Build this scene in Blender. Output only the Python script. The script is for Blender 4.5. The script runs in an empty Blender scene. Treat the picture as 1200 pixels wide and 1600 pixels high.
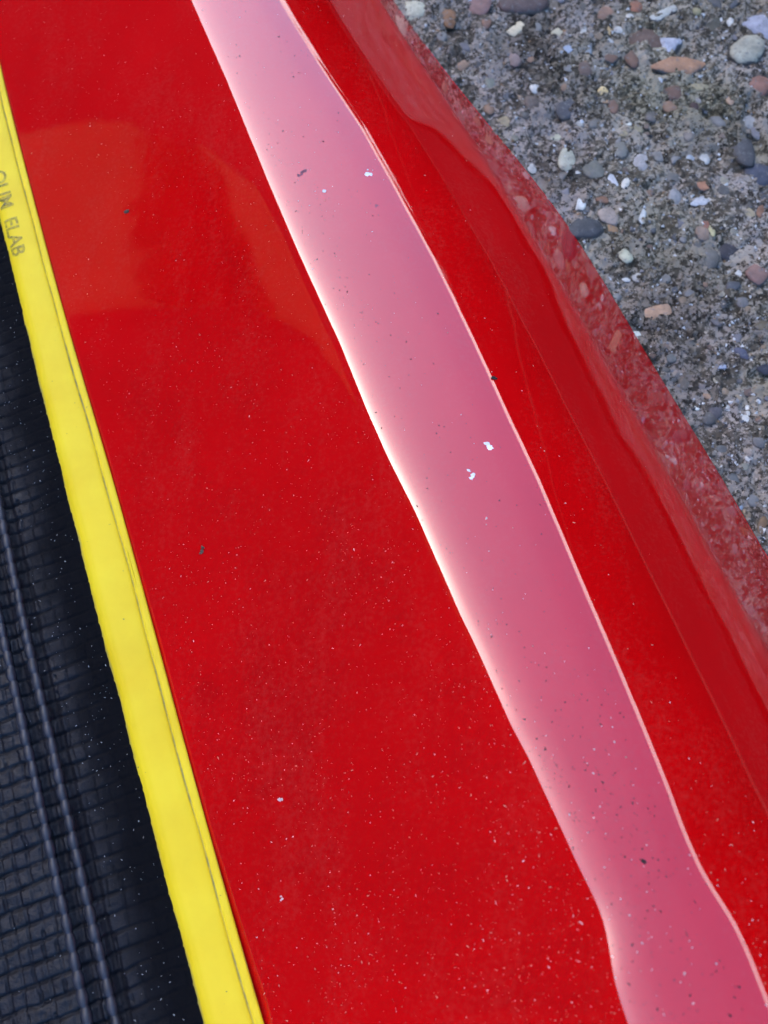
import bpy, bmesh, math, random
import numpy as np
from mathutils import Vector, Matrix, noise as mnoise

R = math.radians
rng = np.random.default_rng(7)
random.seed(7)
scene = bpy.context.scene
DEBUG = False
COL = scene.collection

# ------------------------------------------------------------------ camera
H = 0.24                     # camera height over the concrete (m)
PITCH = R(74.0)              # looking down this steeply
FPX = 1280.0                 # focal length in pixels of the 1200 x 1600 photograph
cam_d = bpy.data.cameras.new('camera')
cam = bpy.data.objects.new('camera', cam_d)
COL.objects.link(cam)
cam.location = (0, 0, H)
cam.rotation_euler = (math.pi / 2 - PITCH, 0, 0)
cam_d.sensor_fit = 'VERTICAL'
cam_d.sensor_height = 36.0
cam_d.lens = 36.0 * FPX / 1600.0
cam_d.clip_start = 0.005
cam_d.clip_end = 500.0
cam_d.dof.use_dof = True
cam_d.dof.focus_distance = 0.208
cam_d.dof.aperture_fstop = 17.0
scene.camera = cam

# ------------------------------------------------------------------ world and sun
SUN_EL, SUN_AZ = 37.0, -58.0      # azimuth measured from +Y towards +X: hazy sun low behind the house
world = bpy.data.worlds.new('World')
scene.world = world
world.use_nodes = True
wn = world.node_tree
wn.nodes.clear()
sky = wn.nodes.new('ShaderNodeTexSky')
sky.sky_type = 'NISHITA'
sky.sun_disc = False
sky.sun_elevation = R(SUN_EL)
sky.sun_rotation = R(SUN_AZ)
sky.air_density = 1.0
sky.dust_density = 3.0
sky.ozone_density = 2.0
bg = wn.nodes.new('ShaderNodeBackground')
bg.inputs['Strength'].default_value = 0.15
wo = wn.nodes.new('ShaderNodeOutputWorld')
hs = wn.nodes.new('ShaderNodeHueSaturation')
hs.inputs['Saturation'].default_value = 1.3
wn.links.new(sky.outputs['Color'], hs.inputs['Color'])
wn.links.new(hs.outputs['Color'], bg.inputs['Color'])
wn.links.new(bg.outputs['Background'], wo.inputs['Surface'])

sun_d = bpy.data.lights.new('sun', 'SUN')
sun_d.energy = 4.5
sun_d.angle = R(0.53)
sun_d.color = (1.0, 0.92, 0.82)
sun = bpy.data.objects.new('sun', sun_d)
COL.objects.link(sun)
sdir = Vector((math.sin(R(SUN_AZ)) * math.cos(R(SUN_EL)), math.cos(R(SUN_AZ)) * math.cos(R(SUN_EL)), math.sin(R(SUN_EL))))
sun.rotation_euler = sdir.to_track_quat('Z', 'Y').to_euler()

vs = scene.view_settings
vs.view_transform = 'Standard'
vs.look = 'None'
vs.exposure = 2.35
vs.gamma = 1.0
vs.use_curve_mapping = False

# ------------------------------------------------------------------ small helpers
CF = np.array([0, math.cos(PITCH), -math.sin(PITCH)])
CU = np.array([0, math.sin(PITCH), math.cos(PITCH)])
CX = np.array([1.0, 0, 0])
CAM = np.array([0, 0, H])


def ray(px, py):
    px = np.asarray(px, float); py = np.asarray(py, float)
    d = CF + ((px - 600) / FPX)[..., None] * CX + ((800 - py) / FPX)[..., None] * CU
    return d / np.linalg.norm(d, axis=-1, keepdims=True)


def unproj(px, py, z):
    d = ray(px, py)
    t = (np.asarray(z, float) - H) / d[..., 2]
    return CAM + d * t[..., None]


def gauss(a, s):
    n = int(4 * s) + 1
    k = np.exp(-0.5 * (np.arange(-n, n + 1) / s) ** 2); k /= k.sum()
    b = np.concatenate([2 * a[0] - a[n:0:-1], a, 2 * a[-1] - a[-2:-n - 2:-1]])
    return np.convolve(b, k, 'valid')


def mesh_obj(name, verts, faces, mat=None, parent=None, smooth=True):
    me = bpy.data.meshes.new(name)
    if isinstance(faces, np.ndarray):
        nf, k = faces.shape
        me.vertices.add(len(verts))
        me.vertices.foreach_set('co', np.asarray(verts, np.float32).ravel())
        me.loops.add(nf * k)
        me.loops.foreach_set('vertex_index', faces.astype(np.int32).ravel())
        me.polygons.add(nf)
        me.polygons.foreach_set('loop_start', np.arange(0, nf * k, k, dtype=np.int32))
        me.polygons.foreach_set('loop_total', np.full(nf, k, np.int32))
        me.update(calc_edges=True)
    else:
        me.from_pydata([tuple(v) for v in verts], [], faces)
    me.polygons.foreach_set('use_smooth', np.full(len(me.polygons), smooth))
    me.update()
    if mat:
        me.materials.append(mat)
    o = bpy.data.objects.new(name, me)
    COL.objects.link(o)
    if parent:
        o.parent = parent
    return o


def grid_faces(nu, nv):
    i = np.arange(nu - 1)[:, None]; j = np.arange(nv - 1)[None, :]
    a = i * nv + j
    return np.stack([a, a + nv, a + nv + 1, a + 1], -1).reshape(-1, 4)


def tag(o, label=None, cat=None, group=None, kind=None):
    if label: o['label'] = label
    if cat: o['category'] = cat
    if group: o['group'] = group
    if kind: o['kind'] = kind
    return o


def empty(name, loc=(0, 0, 0)):
    o = bpy.data.objects.new(name, None)
    o.empty_display_size = 0.02
    o.location = loc
    COL.objects.link(o)
    return o


def s2l(c):
    c = np.asarray(c, float) / 255.0
    return tuple(np.where(c <= 0.04045, c / 12.92, ((c + 0.055) / 1.055) ** 2.4))


class NT:
    """tiny node helper"""
    def __init__(self, name):
        self.m = bpy.data.materials.new(name)
        self.m.use_nodes = True
        self.t = self.m.node_tree
        self.b = self.t.nodes['Principled BSDF']
        self.co = self.t.nodes.new('ShaderNodeTexCoord')

    def n(self, typ, **kw):
        nd = self.t.nodes.new(typ)
        for k, v in kw.items():
            if k.startswith('i_'):
                nd.inputs[k[2:].replace('_', ' ')].default_value = v
            else:
                setattr(nd, k, v)
        return nd

    def l(self, a, b):
        self.t.links.new(a, b)

    def noise(self, scale, detail=3.0, rough=0.55, vec=None):
        nd = self.n('ShaderNodeTexNoise')
        nd.inputs['Scale'].default_value = scale
        nd.inputs['Detail'].default_value = detail
        nd.inputs['Roughness'].default_value = rough
        self.l(vec or self.co.outputs['Object'], nd.inputs['Vector'])
        return nd

    def ramp(self, fac, stops, interp='LINEAR'):
        nd = self.n('ShaderNodeValToRGB')
        cr = nd.color_ramp
        cr.interpolation = interp
        while len(cr.elements) < len(stops):
            cr.elements.new(0.5)
        for e, (p, c) in zip(cr.elements, stops):
            e.position = p
            e.color = c if len(c) == 4 else (*c, 1)
        self.l(fac, nd.inputs['Fac'])
        return nd

    def mix(self, fac, a, b, mode='MIX'):
        nd = self.n('ShaderNodeMix', data_type='RGBA', blend_type=mode)
        for s, v in ((nd.inputs['Factor'], fac), (nd.inputs['A'], a), (nd.inputs['B'], b)):
            if hasattr(v, 'is_linked') or hasattr(v, 'links'):
                self.l(v, s)
            elif isinstance(v, (int, float)):
                s.default_value = v
            else:
                s.default_value = v if len(v) == 4 else (*v, 1)
        return nd.outputs['Result']

    def bump(self, h, strength, dist):
        nd = self.n('ShaderNodeBump')
        nd.inputs['Strength'].default_value = strength
        nd.inputs['Distance'].default_value = dist
        self.l(h, nd.inputs['Height'])
        self.l(nd.outputs['Normal'], self.b.inputs['Normal'])
        return nd


# ------------------------------------------------------------------ materials
def mat_red():
    k = NT('red_gelcoat')
    n1 = k.noise(18, 4)
    col = k.ramp(n1.outputs['Fac'], [(0.3, (0.52, 0.0014, 0.0026)), (0.7, (0.60, 0.0018, 0.0034))])
    mpv = k.n('ShaderNodeMapping')
    mpv.inputs['Rotation'].default_value = (0, 0, R(-25))
    mpv.inputs['Scale'].default_value = (60, 18, 60)
    k.l(k.co.outputs['Object'], mpv.inputs['Vector'])
    nf = k.noise(1.0, 9, 0.72, mpv.outputs['Vector'])
    nf2 = k.noise(900, 3, 0.7)
    fa = k.n('ShaderNodeMath', operation='MULTIPLY'); k.l(nf.outputs['Fac'], fa.inputs[0]); k.l(nf2.outputs['Fac'], fa.inputs[1])
    film = k.ramp(fa.outputs[0], [(0.24, (0, 0, 0)), (0.46, (0.06, 0.06, 0.06))])
    cf_ = k.mix(film.outputs['Color'], col.outputs['Color'], (0.42, 0.22, 0.17))
    k.l(cf_, k.b.inputs['Base Color'])
    n2 = k.noise(60, 5, 0.6)
    rg = k.ramp(n2.outputs['Fac'], [(0.45, (0.02,) * 3), (0.62, (0.045,) * 3), (0.75, (0.09,) * 3)])
    k.l(rg.outputs['Color'], k.b.inputs['Roughness'])
    k.b.inputs['IOR'].default_value = 1.8
    n3 = k.noise(55, 2, 0.4)
    k.bump(n3.outputs['Fac'], 0.05, 0.0008)
    return k.m


def mat_yellow():
    k = NT('yellow_vinyl')
    n1 = k.noise(70, 4)
    col = k.ramp(n1.outputs['Fac'], [(0.3, (0.86, 0.58, 0.010)), (0.7, (0.90, 0.65, 0.018))])
    n2 = k.noise(900, 2)
    sp = k.ramp(n2.outputs['Fac'], [(0.74, (0, 0, 0)), (0.78, (1, 1, 1))])
    c = k.mix(sp.outputs['Color'], col.outputs['Color'], (0.35, 0.25, 0.06))
    ag = k.n('ShaderNodeAttribute', attribute_name='edge_tone')      # greyer, darker tone in the groove and along both edges
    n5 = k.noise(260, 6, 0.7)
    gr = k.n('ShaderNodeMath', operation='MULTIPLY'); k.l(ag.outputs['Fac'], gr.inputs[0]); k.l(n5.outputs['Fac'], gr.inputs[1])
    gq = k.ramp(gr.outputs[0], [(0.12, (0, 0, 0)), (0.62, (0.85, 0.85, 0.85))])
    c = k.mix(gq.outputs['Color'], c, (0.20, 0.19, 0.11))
    n6 = k.noise(28, 5, 0.7)
    fd = k.ramp(n6.outputs['Fac'], [(0.42, (1, 1, 1)), (0.70, (0.93, 0.90, 0.86))])
    c = k.mix(1.0, c, fd.outputs['Color'], 'MULTIPLY')
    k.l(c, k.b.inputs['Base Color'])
    k.b.inputs['Roughness'].default_value = 0.5
    k.b.inputs['Specular IOR Level'].default_value = 0.25
    k.bump(n1.outputs['Fac'], 0.15, 0.0006)
    return k.m


def mat_fabric():
    k = NT('black_woven_fabric')
    n1 = k.noise(160, 4)
    col = k.ramp(n1.outputs['Fac'], [(0.3, (0.004, 0.0042, 0.007)), (0.72, (0.006, 0.0065, 0.012))])
    k.l(col.outputs['Color'], k.b.inputs['Base Color'])
    n2 = k.noise(420, 4)
    rg = k.ramp(n2.outputs['Fac'], [(0.35, (0.36,) * 3), (0.7, (0.55,) * 3)])
    k.l(rg.outputs['Color'], k.b.inputs['Roughness'])
    at = k.n('ShaderNodeAttribute', attribute_name='pile_shade')       # matted margin next to the edging is blacker and duller; groove shade painted in too
    c2 = k.mix(at.outputs['Fac'], (0.0022, 0.0022, 0.003), col.outputs['Color'])
    k.l(c2, k.b.inputs['Base Color'])
    r2 = k.mix(at.outputs['Fac'], (0.9, 0.9, 0.9), rg.outputs['Color'])
    k.l(r2, k.b.inputs['Roughness'])
    sp = k.ramp(at.outputs['Fac'], [(0.0, (0.08,) * 3), (1.0, (0.30,) * 3)])
    k.l(sp.outputs['Color'], k.b.inputs['Specular IOR Level'])
    n3 = k.noise(1500, 4, 0.65)
    k.bump(n3.outputs['Fac'], 0.5, 0.0004)
    return k.m


def mat_concrete():
    k = NT('weathered_concrete')
    # sand grains: one tone per grain
    v1 = k.n('ShaderNodeTexVoronoi', feature='F1')
    v1.inputs['Scale'].default_value = 1050
    n0 = k.noise(500, 2)
    wv = k.n('ShaderNodeMixRGB', blend_type='ADD')
    wv.inputs['Fac'].default_value = 0.0016
    k.l(k.co.outputs['Object'], wv.inputs['Color1']); k.l(n0.outputs['Color'], wv.inputs['Color2'])
    k.l(wv.outputs['Color'], v1.inputs['Vector'])
    sep = k.n('ShaderNodeSeparateColor')
    k.l(v1.outputs['Color'], sep.inputs['Color'])
    grain = k.ramp(sep.outputs['Red'], [(0.0, (0.030, 0.027, 0.024)), (0.35, (0.075, 0.069, 0.062)), (0.7, (0.130, 0.122, 0.112)), (0.90, (0.24, 0.23, 0.215)), (0.985, (0.56, 0.54, 0.52))])
    v2 = k.n('ShaderNodeTexVoronoi', feature='F1')
    v2.inputs['Scale'].default_value = 480
    k.l(wv.outputs['Color'], v2.inputs['Vector'])
    sep2 = k.n('ShaderNodeSeparateColor')
    k.l(v2.outputs['Color'], sep2.inputs['Color'])
    grain2 = k.ramp(sep2.outputs['Green'], [(0.0, (0.032, 0.028, 0.025)), (0.4, (0.085, 0.079, 0.070)), (0.75, (0.145, 0.136, 0.124)), (0.97, (0.38, 0.36, 0.33))])
    nm = k.noise(180, 5, 0.7)
    mk = k.ramp(nm.outputs['Fac'], [(0.40, (0, 0, 0)), (0.60, (1, 1, 1))])
    base = k.mix(mk.outputs['Color'], grain.outputs['Color'], grain2.outputs['Color'])
    # pale lime bloom in patches
    nb = k.noise(60, 8, 0.8)
    nb2 = k.noise(620, 4, 0.75)
    ad = k.n('ShaderNodeMath', operation='MULTIPLY_ADD')
    k.l(nb2.outputs['Fac'], ad.inputs[0]); ad.inputs[1].default_value = 0.9; k.l(nb.outputs['Fac'], ad.inputs[2])
    bl = k.ramp(ad.outputs[0], [(0.965, (0, 0, 0)), (1.06, (1, 1, 1))])
    base = k.mix(bl.outputs['Color'], base, (0.36, 0.345, 0.34))
    # dark grime and a mossy tinge
    nd = k.noise(26, 5, 0.65)
    dk = k.ramp(nd.outputs['Fac'], [(0.36, (0.55, 0.54, 0.52)), (0.62, (1.08, 1.07, 1.09))])
    base = k.mix(1.0, base, dk.outputs['Color'], 'MULTIPLY')
    ng = k.noise(14, 3)
    gm = k.ramp(ng.outputs['Fac'], [(0.45, (1.0, 0.99, 1.02)), (0.66, (0.93, 0.97, 0.84))])
    base = k.mix(1.0, base, gm.outputs['Color'], 'MULTIPLY')
    base = k.mix(1.0, base, (1.17, 1.05, 0.88), 'MULTIPLY')
    k.l(base, k.b.inputs['Base Color'])
    k.b.inputs['Roughness'].default_value = 0.85
    k.b.inputs['Specular IOR Level'].default_value = 0.12
    n4 = k.noise(1300, 4, 0.7)
    k.bump(n4.outputs['Fac'], 1.0, 0.0009)
    return k.m


PEB = {}


def mat_pebble(rgb, key=None):
    key = tuple(int(c) // 6 * 6 for c in rgb)
    if key in PEB:
        return PEB[key]
    k = NT('pebble_stone')
    c = np.array(s2l(rgb)) * 0.80
    c = 0.72 * c + 0.28 * c.mean()
    c = c * np.array([1.04, 1.0, 0.90])
    gp = k.n('ShaderNodeNewGeometry')
    mp = gp
    n1 = k.noise(230, 5, 0.65, gp.outputs['Position'])
    r1 = k.ramp(n1.outputs['Fac'], [(0.30, tuple(c * 0.62)), (0.52, tuple(c)), (0.72, tuple(np.minimum(c * 1.28 + 0.01, 0.9)))])
    n2 = k.noise(620, 4, 0.7, gp.outputs['Position'])
    r2 = k.ramp(n2.outputs['Fac'], [(0.56, (0, 0, 0)), (0.70, (1, 1, 1))])
    col = k.mix(r2.outputs['Color'], r1.outputs['Color'], (0.15, 0.145, 0.14))
    # cement still clinging round the rim
    sx = k.n('ShaderNodeSeparateXYZ'); k.l(k.co.outputs['Object'], sx.inputs[0])
    ma = k.n('ShaderNodeMath', operation='MULTIPLY_ADD')
    k.l(n1.outputs['Fac'], ma.inputs[0]); ma.inputs[1].default_value = 1.5; k.l(sx.outputs['Z'], ma.inputs[2])
    rim = k.ramp(ma.outputs[0], [(0.88, (1, 1, 1)), (1.12, (0, 0, 0))])
    col = k.mix(rim.outputs['Color'], col, (0.095, 0.088, 0.080))
    k.l(col, k.b.inputs['Base Color'])
    k.b.inputs['Roughness'].default_value = 0.7
    k.bump(n2.outputs['Fac'], 0.5, 0.0005)
    PEB[key] = k.m
    return k.m


def mat_plain(name, rgb, rough=0.8, var=0.25, scale=300):
    k = NT(name)
    c = np.array(rgb, float)
    n1 = k.noise(scale, 4)
    r1 = k.ramp(n1.outputs['Fac'], [(0.3, tuple(c * (1 - var))), (0.7, tuple(np.minimum(c * (1 + var), 1)))])
    k.l(r1.outputs['Color'], k.b.inputs['Base Color'])
    k.b.inputs['Roughness'].default_value = rough
    return k.m


M_RED = mat_red(); M_YEL = mat_yellow(); M_FAB = mat_fabric(); M_CON = mat_concrete(); M_CORD = mat_plain('lightened_cord', (0.022, 0.023, 0.032), 0.45, 0.4, 500)  # cord colour lightened to stand for light catching the raised seams

# ------------------------------------------------------------------ the house that stands off to the side
XW, HT = 4.0, 5.1            # wall plane x = -XW, eaves height
WD, WH = 5.5, 6.6            # added sky blocker on the other side: distance, height
WAZ = 78.0
WN = np.array([math.sin(R(WAZ)), math.cos(R(WAZ)), 0.0])

# ------------------------------------------------------------------ plan of the red shell
FEAT = {
 'C': [(-118,-430),(-55,-150),(0,105),(12,157),(110,530),(163,700),(250,1017),(307,1233),(412,1600),(472,1800),(680,2520)],
 'D': [(215,-200),(300,0),(350,113),(413,267),(460,377),(530,530),(570,630),(600,697),(647,790),(717,950),(742,1000),(800,1130),(817,1158),(898,1333),(937,1410),(948,1453),(957,1523),(983,1597),(1060,1800)],
 'E': [(330,-200),(440,0),(450,17),(500,97),(563,190),(610,273),(680,400),(747,537),(800,653),(843,743),(910,900),(950,992),(1000,1110),(1050,1232),(1074,1300),(1100,1360),(1153,1440),(1177,1490),(1200,1550),(1300,1800)],
 'F': [(470,-200),(593,0),(657,100),(703,173),(740,220),(783,300),(840,377),(893,480),(943,557),(987,633),(1040,740),(1093,843),(1130,908),(1165,965),(1197,1020)],
 'G': [(490,-200),(610,0),(637,40),(680,93),(740,170),(800,243),(847,287),(923,400),(987,517),(1033,597),(1080,665),(1133,755),(1200,867)],
}
AX = unproj(600, 700, 0.03)
p0 = unproj(370, 0, 0.03); p1 = unproj(1090, 1600, 0.03)
U = (p0 - p1); U[2] = 0; U /= np.linalg.norm(U)            # along the ridge, away from the camera
V = np.array([U[1], -U[0], 0])                             # across, towards the bare concrete
ORG = np.array([AX[0], AX[1], 0])
NU = 321
ug = np.linspace(-0.26, 0.32, NU)
zf = {'C': 0.014, 'D': 0.030, 'E': 0.030, 'F': 0.010, 'G': 0.0005}
zs = {k: np.full(NU, v) for k, v in zf.items()}


RIDGE = 0.0575 - 0.17 * ug + 0.25 * ug ** 2     # ridge height, falling away from the camera
ULO, UHI = -0.10, 0.17        # stretch of the ridge that the picture shows


def psm(a, deg):
    m_ = (ug > ULO) & (ug < UHI)
    p = np.polyfit(ug[m_], a[m_], deg)
    c = np.clip(ug, ULO, UHI)
    return np.polyval(p, c) + np.polyval(np.polyder(p), c) * (ug - c) * 0.6


def uv_of(p):
    q = p - ORG
    return q @ U, q @ V


def refl(P, th, su):
    d = P - CAM; d = d / np.linalg.norm(d, axis=-1, keepdims=True)
    n = V * np.tan(th)[:, None] + np.array([0, 0, 1.0]) - su[:, None] * U
    n = n / np.linalg.norm(n, axis=-1, keepdims=True)
    return d - 2 * np.sum(d * n, -1, keepdims=True) * n


def solve_tilt(P, side, su):
    """tilt at which the mirrored ray just leaves the sky: the eaves on one side, the skyline on the other"""
    ths = np.radians(np.linspace(0, 55, 221)) * side
    out = np.zeros(len(P)); done = np.zeros(len(P), bool)
    for t in ths:
        r = refl(P, np.full(len(P), t), su)
        if side > 0:
            q = np.maximum(r @ WN, 1e-6)
            hit = (r @ WN > 0) & (r[:, 2] / q * WD < WH)
        else:
            hit = (r[:, 0] < 0) & (r[:, 2] / np.maximum(-r[:, 0], 1e-6) * XW < HT)
        new = hit & ~done
        out[new] = t; done |= hit
    out[~done] = ths[-1]
    return out


SM = {'C': 8, 'D': 1.1, 'E': 1.1, 'F': 14, 'G': 13}
vk = {}
suD = np.zeros(NU); suE = np.zeros(NU)
for it in range(16):
    for k, pts in FEAT.items():
        a = np.array(pts, float)
        zz = np.full(len(a), zs[k].mean()) if it == 0 else zk[k]
        w = unproj(a[:, 0], a[:, 1], zz)
        uu, vv = uv_of(w)
        o = np.argsort(uu); uu, vv = uu[o], vv[o]
        # straight continuation past the digitised ends
        e0 = vv[0] + (vv[1] - vv[0]) / (uu[1] - uu[0]) * (ug[0] - uu[0]) if uu[0] > ug[0] else None
        e1 = vv[-1] + (vv[-1] - vv[-2]) / (uu[-1] - uu[-2]) * (ug[-1] - uu[-1]) if uu[-1] < ug[-1] else None
        if k in 'FG':            # out of the picture the flank runs on beside the ridge
            b = ug[ug < uu[0] - 0.002][::3]
            ref = vk['E'] if k == 'F' else vk['F']
            gap = vv[0] - np.interp(uu[0], ug, ref)
            ex = np.interp(b, ug, ref) + gap + (0.12 * (uu[0] - b) if k == 'F' else 0)
            uu, vv = np.r_[b, uu], np.r_[ex, vv]
            e0 = None
        if e0 is not None: uu, vv = np.r_[ug[0], uu], np.r_[e0, vv]
        if e1 is not None: uu, vv = np.r_[uu, ug[-1]], np.r_[vv, e1]
        vk[k] = gauss(np.interp(ug, uu, vv), SM[k])
    vk['F'] = np.minimum(vk['F'], vk['G'] - 0.0015)
    PD = ORG + ug[:, None] * U + vk['D'][:, None] * V + np.array([0, 0, 1]) * zs['D'][:, None]
    PE = ORG + ug[:, None] * U + vk['E'][:, None] * V + np.array([0, 0, 1]) * zs['E'][:, None]
    tD = psm(solve_tilt(PD, -1, suD), 3); tE = psm(solve_tilt(PE, 1, suE), 3)
    # profile: tilt against lateral position, one row per station
    deg = math.pi / 180
    C_, D_, E_, F_, G_ = (vk[k] for k in 'CDEFG')
    L = D_ - C_; W = E_ - D_
    cv = np.stack([C_ - 0.11, C_ - 0.016, C_, C_ + 0.35 * L, C_ + 0.75 * L, D_ - 0.0035, D_ - 0.0009, D_, D_ + 0.0016, D_ + 0.0050, D_ + 0.30 * W,
                   D_ + 0.70 * W, E_ - 0.0065, E_ - 0.0020, E_, E_ + 0.0011, E_ + 0.0045, E_ + 0.45 * (F_ - E_), F_ - 0.0016, F_ + 0.0012, G_, G_ + 0.01], 1)
    ct = np.stack([tD * 0, tD * 0.1, tD - 1.5 * deg, tD - 5.5 * deg, tD - 9 * deg, tD - 8.5 * deg, tD - 4 * deg, tD, tD * 0.52, tD * 0.22, tD * 0.03,
                   tE * 0.22, tE * 0.50, tE * 0.78, tE, tE + 5.0 * deg, tE + 12.0 * deg, tE + 30 * deg, tE + 34 * deg, tE + 44 * deg, tE + 46 * deg, tE + 46 * deg], 1)
    NV = 470
    # denser samples round the two shoulders and the crease
    base = np.linspace(0, 1, NV)
    vgrid = np.zeros((NU, NV)); tgrid = np.zeros((NU, NV)); zgrid = np.zeros((NU, NV))
    kk = np.linspace(0, cv.shape[1] - 1, NV)
    for i in range(NU):
        lin = np.linspace(cv[i, 0], cv[i, -1], NV)
        byk = np.interp(kk, np.arange(cv.shape[1]), cv[i])
        v = 0.45 * lin + 0.55 * byk
        vgrid[i] = v
        fine = np.linspace(cv[i, 0], cv[i, -1], 2200)
        tf = gauss(np.interp(fine, cv[i], ct[i]), 5)
        s = np.tan(tf)
        z = -np.concatenate([[0], np.cumsum(0.5 * (s[1:] + s[:-1]) * (fine[1] - fine[0]))])
        z = z - np.interp(G_[i], fine, z) + 0.0004
        zgrid[i] = np.interp(v, fine, z)
    # let the ridge run smoothly and take up what is left over in the flank
    zm = np.array([np.interp(0.5 * (D_[i] + E_[i]), vgrid[i], zgrid[i]) for i in range(NU)])
    zmt = RIDGE
    for i in range(NU):
        dz = zmt[i] - zm[i]
        w_ = np.clip((vgrid[i] - E_[i]) / (G_[i] - E_[i]), 0, 1)
        zgrid[i] += dz * (1 - w_ ** 1.5)
        for k in 'CDEFG':
            zs[k][i] = 0.5 * zs[k][i] + 0.5 * np.interp(vk[k][i], vgrid[i], zgrid[i])
    for k in 'CDEFG':
        zs[k] = gauss(zs[k], 4)
    for nm in 'DE':
        sl = np.zeros(NU)
        for i in range(1, NU - 1):
            sl[i] = (np.interp(vk[nm][i], vgrid[i + 1], zgrid[i + 1]) - np.interp(vk[nm][i], vgrid[i - 1], zgrid[i - 1])) / (ug[2] - ug[0])
        sl[0], sl[-1] = sl[1], sl[-2]
        sl = psm(sl, 1)
        if nm == 'D': suD = 0.5 * suD + 0.5 * sl
        else: suE = 0.5 * suE + 0.5 * sl
    zk = {}
    for k, pts in FEAT.items():
        a = np.array(pts, float)
        zz = np.full(len(a), zs[k].mean())
        for _ in range(8):
            uu, _v = uv_of(unproj(a[:, 0], a[:, 1], zz))
            zz = np.interp(uu, ug, zs[k])
        zk[k] = zz
for k in 'CDEFG':
    print(k, 'z mm', np.round(zs[k][::64] * 1000, 1), 'v mm', np.round(vk[k][::64] * 1000, 1))
print('px rows', [(round(float(a)), round(float(b))) for a, b in [(600 + FPX * ((q - CAM) @ CX) / ((q - CAM) @ CF), 800 - FPX * ((q - CAM) @ CU) / ((q - CAM) @ CF)) for q in PD[::32]]])
print('tD', np.round(np.degrees(tD[::32]), 1)); print('tE', np.round(np.degrees(tE[::32]), 1))


def shell_z(u, v):
    u = np.asarray(u, float); v = np.asarray(v, float)
    fi = np.clip((u - ug[0]) / (ug[1] - ug[0]), 0, NU - 1.001)
    i0 = fi.astype(int); fr = fi - i0
    out = np.empty(u.shape)
    for n in np.ndindex(u.shape):
        a = np.interp(v[n], vgrid[i0[n]], zgrid[i0[n]]); b = np.interp(v[n], vgrid[i0[n] + 1], zgrid[i0[n] + 1])
        out[n] = a * (1 - fr[n]) + b * fr[n]
    return out


def on_shell(px, py):
    px = np.atleast_1d(np.asarray(px, float)); py = np.atleast_1d(np.asarray(py, float))
    z = np.full(px.shape, 0.022)
    for _ in range(10):
        p = unproj(px, py, z)
        u, v = uv_of(p)
        z = 0.4 * z + 0.6 * shell_z(u, v)
    p = unproj(px, py, z)
    e = 0.0004
    u, v = uv_of(p)
    du = (shell_z(u + e, v) - shell_z(u - e, v)) / (2 * e)
    dv = (shell_z(u, v + e) - shell_z(u, v - e)) / (2 * e)
    n = np.array([0, 0, 1.0]) - du[:, None] * U - dv[:, None] * V
    n /= np.linalg.norm(n, axis=-1, keepdims=True)
    return p, n


q_ = np.clip((vk['C'][:, None] + 0.0130 - vgrid) / 0.0180, 0, 1)
zgrid = zgrid - 0.0000 * q_ * q_ * (3 - 2 * q_)
sv = ORG + ug[:, None, None] * U + vgrid[..., None] * V + zgrid[..., None] * np.array([0, 0, 1.0])
# hem turned in under the outer edge, so that the wall of the shell has thickness where it meets the concrete
shell = empty('red_shell', tuple(ORG))
tag(shell, 'glossy red moulded shell with a rounded ridge standing on the concrete', 'shell')
keep = np.zeros((NU, NV), bool)
gcut = [np.searchsorted(vgrid[i], vk['G'][i]) for i in range(NU)]
gj = int(np.median(gcut))
for i in range(NU):       # clamp everything past the hem onto the hem
    zc = sv[i, :, 2]
    b = np.where(vgrid[i] > vk['G'][i])[0]
    if len(b):
        j0 = b[0]
        m = len(b)
        t = np.linspace(0, 1, m)
        hp = ORG + ug[i] * U + vk['G'][i] * V
        sv[i, j0:, :] = hp + np.outer(-0.0022 * t, V) + np.outer(0.0004 * np.cos(t * math.pi / 2) + 0.0002, [0, 0, 1])
loc = sv.reshape(-1, 3) - ORG
body = mesh_obj('moulded_body', loc, grid_faces(NU, NV)[:, ::-1], M_RED, shell)

# ------------------------------------------------------------------ concrete: one sheet, finely broken in view and reaching the horizon
def axis(lo, hi, step, far):
    a = np.arange(lo, hi, step)
    g = [step * 1.3]
    while sum(g) < far:
        g.append(g[-1] * 1.28)
    c = np.cumsum(g)
    return np.r_[lo - c[::-1], a, a[-1] + c]


def vnoise(x, y, freq, seed):
    r = np.random.default_rng(seed).random((256, 256))
    fx, fy = x * freq, y * freq
    ix, iy = np.floor(fx).astype(int), np.floor(fy).astype(int)
    tx, ty = fx - ix, fy - iy
    tx = tx * tx * (3 - 2 * tx); ty = ty * ty * (3 - 2 * ty)
    g = lambda a, b: r[a % 256, b % 256]
    return (g(ix, iy) * (1 - tx) + g(ix + 1, iy) * tx) * (1 - ty) + (g(ix, iy + 1) * (1 - tx) + g(ix + 1, iy + 1) * tx) * ty


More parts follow.
